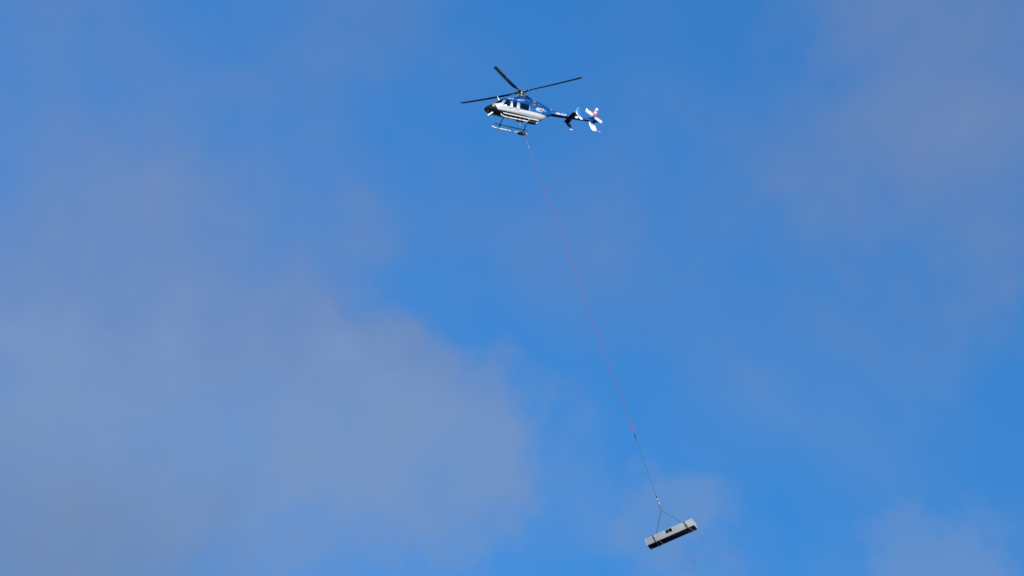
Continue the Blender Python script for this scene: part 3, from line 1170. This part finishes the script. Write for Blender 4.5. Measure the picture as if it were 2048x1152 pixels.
part('belly_antenna', wing([[(-1.50, y, -2.29), (-1.58, y, -2.27), (-1.62, y, -2.38), (-1.58, y, -2.39)] for y in (-0.008, 0.008)]), M['white'], smooth=False)

# ------------------------------------------------------------------ cabin furniture
def seat(cx, cy, fx=1):
    s = part('pilot_seat' if cx > 0.7 else 'passenger_seat', box(cx, cy, -2.16, 0.46, 0.46, 0.14), M['seatcloth'])
    bevelled(s.data, 0.04)
    b = part('seat_back', wing([[(cx - fx * 0.16 + dx, cy + y, z) for dx, z in ((0.05, -2.1), (-0.06, -2.1), (-0.16 * fx, -1.40), (-0.08 * fx, -1.40))] for y in (-0.22, 0.22)]), M['seatcloth'], s)
    bevelled(b.data, 0.03)
    part('seat_base', box(cx, cy * 0.78, -2.29, 0.34, 0.26, 0.14), M['interior'], s)


for cy in (0.36, -0.36):
    seat(1.12, cy)
    seat(-0.36, cy)
ip = part('instrument_panel', box(2.05, 0, -1.88, 0.22, 0.9, 0.34), M['interior'])
bevelled(ip.data, 0.05)
part('cabin_floor', box(0.72, 0, -2.395, 2.56, 0.70, 0.03), M['interior'])
part('rear_bulkhead', box(-0.66, 0, -1.62, 0.04, 0.84, 1.08), M['interior'])

# ------------------------------------------------------------------ pilot
HM = heli.matrix_world.copy()


def person(base, label):
    J = {'pelvis': (0, 0, 0.10), 'waist': (-0.03, 0, 0.27), 'chest': (-0.06, 0, 0.46), 'neck': (-0.05, 0, 0.61), 'head': (-0.01, 0, 0.70), 'crown': (0.00, 0, 0.79)}
    R = {'pelvis': 0.145, 'waist': 0.125, 'chest': 0.145, 'neck': 0.055, 'head': 0.085, 'crown': 0.075}
    E = [('pelvis', 'waist'), ('waist', 'chest'), ('chest', 'neck'), ('neck', 'head'), ('head', 'crown')]
    for s, n_ in ((1, 'l'), (-1, 'r')):
        J.update({n_ + 'sh': (-0.06, 0.19 * s, 0.53), n_ + 'el': (0.10, 0.25 * s, 0.30), n_ + 'wr': (0.33, 0.17 * s, 0.25), n_ + 'ha': (0.40, 0.15 * s, 0.26),
                  n_ + 'hip': (0.08, 0.10 * s, 0.09), n_ + 'kn': (0.47, 0.14 * s, 0.14), n_ + 'an': (0.60, 0.13 * s, -0.20), n_ + 'to': (0.72, 0.13 * s, -0.22)})
        R.update({n_ + 'sh': 0.065, n_ + 'el': 0.048, n_ + 'wr': 0.034, n_ + 'ha': 0.035, n_ + 'hip': 0.10, n_ + 'kn': 0.065, n_ + 'an': 0.045, n_ + 'to': 0.04})
        E += [('chest', n_ + 'sh'), (n_ + 'sh', n_ + 'el'), (n_ + 'el', n_ + 'wr'), (n_ + 'wr', n_ + 'ha'), ('pelvis', n_ + 'hip'), (n_ + 'hip', n_ + 'kn'), (n_ + 'kn', n_ + 'an'), (n_ + 'an', n_ + 'to')]
        for q, (dy, ln) in enumerate(((-0.03, 0.07), (-0.01, 0.085), (0.01, 0.08), (0.03, 0.065))):
            J[n_ + 'f%d' % q] = (0.43 + ln * 0.5, 0.15 * s + dy, 0.255)
            J[n_ + 'g%d' % q] = (0.43 + ln * 0.7, 0.15 * s + dy, 0.225)
            R[n_ + 'f%d' % q] = R[n_ + 'g%d' % q] = 0.009
            E += [(n_ + 'ha', n_ + 'f%d' % q), (n_ + 'f%d' % q, n_ + 'g%d' % q)]
        J[n_ + 'th'] = (0.42, 0.15 * s - 0.05 * s, 0.28)
        R[n_ + 'th'] = 0.010
        E += [(n_ + 'ha', n_ + 'th')]
    names = list(J)
    me = bpy.data.meshes.new('person')
    me.from_pydata([J[k] for k in names], [(names.index(a), names.index(b)) for a, b in E], [])
    tmp = bpy.data.objects.new('tmp', me)
    C.objects.link(tmp)
    sk = tmp.modifiers.new('s', 'SKIN')
    for k, sv in zip(names, me.skin_vertices[0].data):
        sv.radius = (R[k], R[k])
        sv.use_root = (k == 'pelvis')
    ss = tmp.modifiers.new('u', 'SUBSURF')
    ss.levels = ss.render_levels = 2
    dg = bpy.context.evaluated_depsgraph_get()
    out_me = bpy.data.meshes.new_from_object(tmp.evaluated_get(dg))
    bpy.data.objects.remove(tmp)
    for p in out_me.polygons:
        p.use_smooth = True
    out_me.materials.clear()
    for k in ('cloth', 'trousers', 'skin'):
        out_me.materials.append(M[k])
    for p in out_me.polygons:
        c = p.center
        if c.z > 0.60 or (c.x > 0.34 and c.z > 0.2):
            p.material_index = 2
        elif c.z < 0.18:
            p.material_index = 1
        else:
            p.material_index = 0
    o = bpy.data.objects.new('person', out_me)
    C.objects.link(o)
    o.matrix_world = HM @ Matrix.Translation((base[0], base[1], base[2] + ZO))
    tag(o, label, 'person')
    # helmet shell with visor
    hv, hf = lathe([(-0.10, 0.10), (-0.06, 0.125), (0.0, 0.135), (0.06, 0.12), (0.11, 0.08), (0.135, 0.01)], (-0.015, 0, 0.745), (-0.1, 0, 1), 20)
    obj('helmet', mesh_from('helmet', hv, hf), M['helmet'], o)
    vv, vf = lathe([(-0.03, 0.118), (0.02, 0.128), (0.05, 0.115)], (0.018, 0, 0.735), (0.1, 0, 1), 20)
    obj('visor', mesh_from('visor', vv, vf), M['hubdark'], o)
    return o


person((1.08, 0.36, -2.16), 'pilot in pale blue shirt and white helmet seated behind the front door window')

# ------------------------------------------------------------------ the load
LOAD_PX = (1342.5, 1068.0)
ld = direction(*LOAD_PX)
load_dist = 206.5 / ld.y
load_c = CAM_LOC + ld * load_dist
PXM = FPX / (load_dist * ld.dot(direction(1024, 576)))      # pixels per metre there
qz = -ld
qx = Vector((1, 0, 0))
qx = (qx - qz * qx.dot(qz)).normalized()
qy = qz.cross(qx)


def q2w(v):
    return qx * v[0] + qy * v[1] + qz * v[2]


A = q2w((94.0, 41.0, 14.7))
Hd = q2w((4.7, -13.1, 6.5))
a_w = A.normalized()
h_w = (Hd - a_w * Hd.dot(a_w)).normalized()      # downwards
b_w = h_w.cross(a_w)                             # into the box, away from the viewer
if b_w.dot(qz) > 0:
    b_w = -b_w
L, H, DP = 103.6 / PXM, 15.4 / PXM, 24.9 / PXM
# box axes: x along its length, y away from the viewer, z up
BOX = Matrix((a_w, b_w, -h_w)).transposed()
if BOX.determinant() < 0:
    print('left-handed box')
duct = bpy.data.objects.new('steel_duct', None)
C.objects.link(duct)
duct.matrix_world = Matrix.Translation(load_c) @ BOX.to_4x4()
tag(duct, 'long pale grey steel duct with black underside hanging from the green sling', 'duct')
BT = duct.matrix_world.copy()


def dpart(name, vf, material, parent=None, bev=0.0):
    me = mesh_from(name, vf[0], vf[1], 0, False)
    if bev:
        bevelled(me, bev)
    return obj(name, me, material, parent or duct)


hl, hd, hh = L / 2, DP / 2, H / 2
t_ = 0.035
ox0, ox1 = -hl + 0.430 * L, -hl + 0.560 * L          # opening in the front sheet
oz1, oz0 = hh - 0.045, hh - 0.58 * H
# front sheet made of the pieces round the opening
fv, ff = [], []
# one sheet with a hole: 8 outer/inner corners, front and back
outl = [(-hl, -hh), (hl, -hh), (hl, hh), (-hl, hh)]
inl = [(ox0, oz0), (ox1, oz0), (ox1, oz1), (ox0, oz1)]
for y in (-hd, -hd + t_):
    fv += [(x, y, z) for x, z in outl] + [(x, y, z) for x, z in inl]
for k in range(4):
    k2 = (k + 1) % 4
    ff += [(k, k2, 4 + k2, 4 + k), (8 + k, 12 + k, 12 + k2, 8 + k2), (k, 8 + k, 8 + k2, k2), (4 + k, 4 + k2, 12 + k2, 12 + k)]
dpart('front_panel', (fv, ff), M['panel'], bev=0.006)
dpart('back_panel', box(0, hd - t_ / 2, 0, L, t_, H), M['panel'], bev=0.006)
dpart('top_panel', box(0, 0, hh - t_ / 2, L - 0.004, DP - 2 * t_ - 0.004, t_), M['panel'], bev=0.004)
for s in (-1, 1):
    dpart('end_panel', box(s * (hl - t_ / 2 - 0.003), 0, -t_ / 2 - 0.002, t_, DP - 2 * t_ - 0.006, H - t_ - 0.012), M['paneledge'], bev=0.004)
dpart('bottom_panel', box(0, 0, -hh + 0.013, L - 0.02, DP - 0.02, 0.05), M['under'], bev=0.006)
for k in range(1, 7):                                     # shallow standing seams of the sheet metal
    x = -hl + L * k / 7
    if ox0 - 0.05 < x < ox1 + 0.05:
        continue
    dpart('sheet_seam', box(x, -hd - 0.003, 0, 0.022, 0.012, H - 0.02), M['paneledge'], bev=0.002)
# opening: frame, divider, inner liner with sloping flap
fr = dpart('opening_frame', merge(box((ox0 + ox1) / 2, -hd - 0.008, oz1 + 0.007, ox1 - ox0 + 0.028, 0.03, 0.014), box((ox0 + ox1) / 2, -hd - 0.008, oz0 - 0.007, ox1 - ox0 + 0.028, 0.03, 0.014),
                                  box(ox0 - 0.007, -hd - 0.008, (oz0 + oz1) / 2, 0.014, 0.03, oz1 - oz0 - 0.001), box(ox1 + 0.007, -hd - 0.008, (oz0 + oz1) / 2, 0.014, 0.03, oz1 - oz0 - 0.001)), M['paneledge'])
dpart('opening_divider', box((ox0 + ox1) / 2 - 0.02, -hd + 0.06, (oz0 + oz1) / 2, 0.018, 0.03, oz1 - oz0 - 0.004), M['innergrey'], fr)
mx_ = (ox0 + ox1) / 2
dpart('inner_flap', wing([[(mx_ - 0.24, y, oz0 + 0.005), (mx_ + 0.02, y, oz0 + 0.005), (mx_ + 0.02, y, oz0 + 0.12)] for y in (-hd + 0.06, -hd + 0.10)]), M['innergrey'], fr)
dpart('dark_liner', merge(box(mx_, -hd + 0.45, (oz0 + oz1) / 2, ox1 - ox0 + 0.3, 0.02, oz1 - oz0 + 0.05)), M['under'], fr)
dpart('drain_stub', lathe([(0, 0.055), (0.05, 0.055), (0.055, 0.035)], (-hl + 0.17, hd - 0.20, -hh - 0.012), (0, 0, -1), 14), M['paneledge'])
for s in (-1, 1):
    for e in (-1, 1):
        dpart('corner_angle', box(s * (hl - 0.015), e * (hd + 0.004), 0, 0.05, 0.012, H + 0.004), M['paneledge'])


def at(px, py, depth=0.0):
    """a point on the plane of the load, moved 'depth' metres towards the viewer"""
    d = direction(px, py)
    return CAM_LOC + d * (((load_c - CAM_LOC).dot(ld) - depth) / d.dot(ld))


def curve_tube(name, pts, r, material, parent=None, seg=8, origin=None):
    """tube in world coordinates, its object origin put at the first point (or at the given origin)"""
    o0 = Vector(origin) if origin is not None else Vector(pts[0])
    v, f = tube([Vector(p) - o0 for p in pts], r, seg)
    me = mesh_from(name, v, f)
    o = obj(name, me, material)
    if parent is not None:
        o.parent = parent
        o.matrix_parent_inverse = Matrix.Identity(4)
        o.location = o0 - parent.location
    else:
        o.location = o0
    return o


# ------------------------------------------------------------------ sling with two legs choked round the load
apex = at(1322.5, 1020.0, 0.0)
sling = bpy.data.objects.new('lifting_sling', None)
C.objects.link(sling)
sling.location = apex
tag(sling, 'green two-legged rope sling choked round the grey duct', 'sling')


def bw(x, y, z):
    return BT @ Vector((x, y, z))


for (u, u2, cpx) in ((0.165, 0.185, (1310.8, 1066.5)), (0.825, 0.862, (1365.6, 1044.0))):
    x1, x2 = -hl + u * L, -hl + u2 * L
    g = 0.025
    loop = [(x1, 0.05, hh + g), (x1, -hd - g, hh + g), (x2, -hd - g, -hh - g - 0.012), (x2, hd + g + 0.012, -hh - g - 0.012), (x1, hd + g + 0.012, hh + g), (x1, 0.05, hh + g)]
    curve_tube('choker_strap', [bw(*p) for p in loop], 0.030, M['darkgreen'], sling, 8)
    choke = bw(x1 + (0.12 if u < 0.5 else -0.10), 0.10, hh + 0.09)
    curve_tube('sling_leg', [apex, choke], 0.026, M['greenrope'], sling, 8)
    curve_tube('choker_loop', [choke, bw(x1 + 0.02, -0.10, hh + 0.05), bw(x1, -hd - 0.02, hh + 0.03)], 0.026, M['greenrope'], sling, 8)
    curve_tube('choker_knot', [choke + Vector((0, 0, 0.10)), choke, bw(x1 + 0.08 * (1 if u < .5 else -1), 0.05, hh + 0.03)], [0.035, 0.05, 0.03], M['darkgreen'], sling, 10)

# ------------------------------------------------------------------ long line
hook_w = HM @ Vector((-0.05, 0, ZO - 2.84))
line_dir = (apex - hook_w).normalized()
LT = (apex - hook_w).length
sagv = Vector((0, 0, -1)).cross(line_dir).cross(line_dir).normalized()


def on_line(t):
    return hook_w + (apex - hook_w) * t + sagv * (4 * t * (1 - t) * 0.10)


T1, T2 = 0.786, 0.967           # pink rope ends, green strop ends
frame_q = line_dir.to_track_quat('X', 'Z')


def line_object(name, t0, t1, r, material, n=40, seg=8):
    inv = frame_q.to_matrix().transposed()
    o0 = on_line(t0)
    pts = [inv @ (on_line(t0 + (t1 - t0) * i / n) - o0) for i in range(n + 1)]
    v, f = tube(pts, r, seg)
    o = obj(name, mesh_from(name, v, f), material)
    o.matrix_world = Matrix.Translation(o0) @ frame_q.to_matrix().to_4x4()
    return o


def rope_mat():
    t = NT('crimson rope with pale flecks', 0.8, 0, 0)
    n = t.nt.nodes.new('ShaderNodeTexNoise')
    n.noise_dimensions = '1D'
    n.inputs['Scale'].default_value = 2.2
    n.inputs['Detail'].default_value = 2
    t.nt.links.new(t.x, n.inputs['W'])
    f = t.math('MULTIPLY', t.step(n.outputs['Fac'], 0.53, 0.05), t.math('MULTIPLY_ADD', t.math('SUBTRACT', 1.0, t.step(t.x, 2.6, 1.6)), 0.65, 0.08))
    col = t.mix(f, (0.32, 0.05, 0.12), (0.66, 0.50, 0.56))
    return t.finish(col)


M['pinkrope'] = rope_mat()
ll = line_object('long_line', 0.0, T1, 0.018, M['pinkrope'], 60)
tag(ll, 'thin crimson long line running from the helicopter belly down to the green strop', 'rope')
v, f = tube([(-0.02 + 0.06 * math.cos(a), 0, 0.06 * math.sin(a)) for a in np.linspace(0, 2 * math.pi, 14)], 0.018, 6)
obj('thimble', mesh_from('thimble', v, f), M['steel'], ll)
gs = line_object('green_strop', T1, T2, 0.020, M['greenrope'], 30)
tag(gs, 'thin green strop between the crimson line and the white and red hook', 'rope')
for (nm, a, b, r, m_) in (('splice', 0, 0.75, 0.042, 'red'), ('splice', 0.75, 1.2, 0.040, 'navy')):
    v, f = tube([(a, 0, 0), ((a + b) / 2, 0, 0), (b, 0, 0)], [r * 0.6, r, r * 0.6], 8)
    obj(nm, mesh_from(nm, v, f), M[m_], gs)
hk_l = LT * (1 - T2)
hookset = bpy.data.objects.new('remote_hook', None)
C.objects.link(hookset)
hookset.matrix_world = Matrix.Translation(on_line(T2)) @ frame_q.to_matrix().to_4x4()
tag(hookset, 'small white and red remote hook with swivel above the two-legged sling', 'hook')
for nm, a, b, r, m_ in (('swivel', -0.05, 0.14, 0.055, 'navy'), ('hook_housing', 0.14, 0.30, 0.065, 'hookpaint'), ('connecting_link', 0.30, 0.44, 0.04, 'navy'), ('hook_body', 0.44, 0.60, 0.07, 'hookpaint'),
                        ('shackle', 0.60, 0.80, 0.055, 'red'), ('chain_link', 0.80, 1.00, 0.035, 'navy'), ('master_link', 1.00, hk_l, 0.05, 'red')):
    v, f = tube([(a + (b - a) * k / 4, 0, 0) for k in range(5)], [r * 0.6, r, r, r, r * 0.6], 10)
    obj(nm, mesh_from(nm, v, f), M[m_], hookset)


# ------------------------------------------------------------------ loose tag lines blown back from the load
def zm(x, y, d=0.0):
    """points read off an enlarged part of the photograph"""
    return at(1270 + x / 6.775, 980 + y / 6.775, d)


l0 = bw(-hl + 0.17 * L, -hd - 0.05, hh * 0.7)
r0 = bw(-hl + 0.84 * L, -hd - 0.05, hh * 0.3)
TL = [
    ('tag_line', [l0, zm(320, 685, 0.75), zm(390, 735, 0.75), zm(470, 795, 0.6), zm(600, 855, 0.5), zm(720, 905, 0.4), zm(820, 945, 0.3), zm(790, 985, 0.2), zm(772, 1050, 0.1), zm(765, 1105, 0.0), zm(750, 1138, 0.0)],
     'thin cord trailing from the left strap of the duct and hanging down at its end', 'tag'),
    ('tag_line', [r0, zm(735, 512, 1.05), zm(790, 545, 1.0), zm(880, 615, 0.5), zm(930, 680, 0.2), zm(957, 760, 0.1), zm(963, 850, 0.1), zm(930, 915, 0.2), zm(880, 938, 0.25), zm(822, 944, 0.3)],
     'thin cord from the right strap of the duct curling down into a loop', 'tag'),
    ('tag_line', [r0 + Vector((0.02, 0, 0.02)), zm(737, 512, 1.08), zm(800, 552, 1.05), zm(910, 632, 0.9), zm(1050, 708, 0.9), zm(1130, 765, 1.0), zm(1220, 825, 1.1), zm(1310, 882, 1.2), zm(1375, 906, 1.2), zm(1430, 890, 1.2), zm(1500, 886, 1.2)],
     'thin cord from the right strap of the duct blown far out to the right', 'tag'),
]
for nm, pts, lab, m_ in TL:
    o = curve_tube(nm, smooth_path(pts, 8), 0.012, M[m_], None, 6)
    tag(o, lab, 'cord', 'tag lines trailing from the duct')

print('load size', L, H, DP, 'line length', LT, 'heli height', hub_pos.z, 'sun el', math.degrees(SUN_EL))
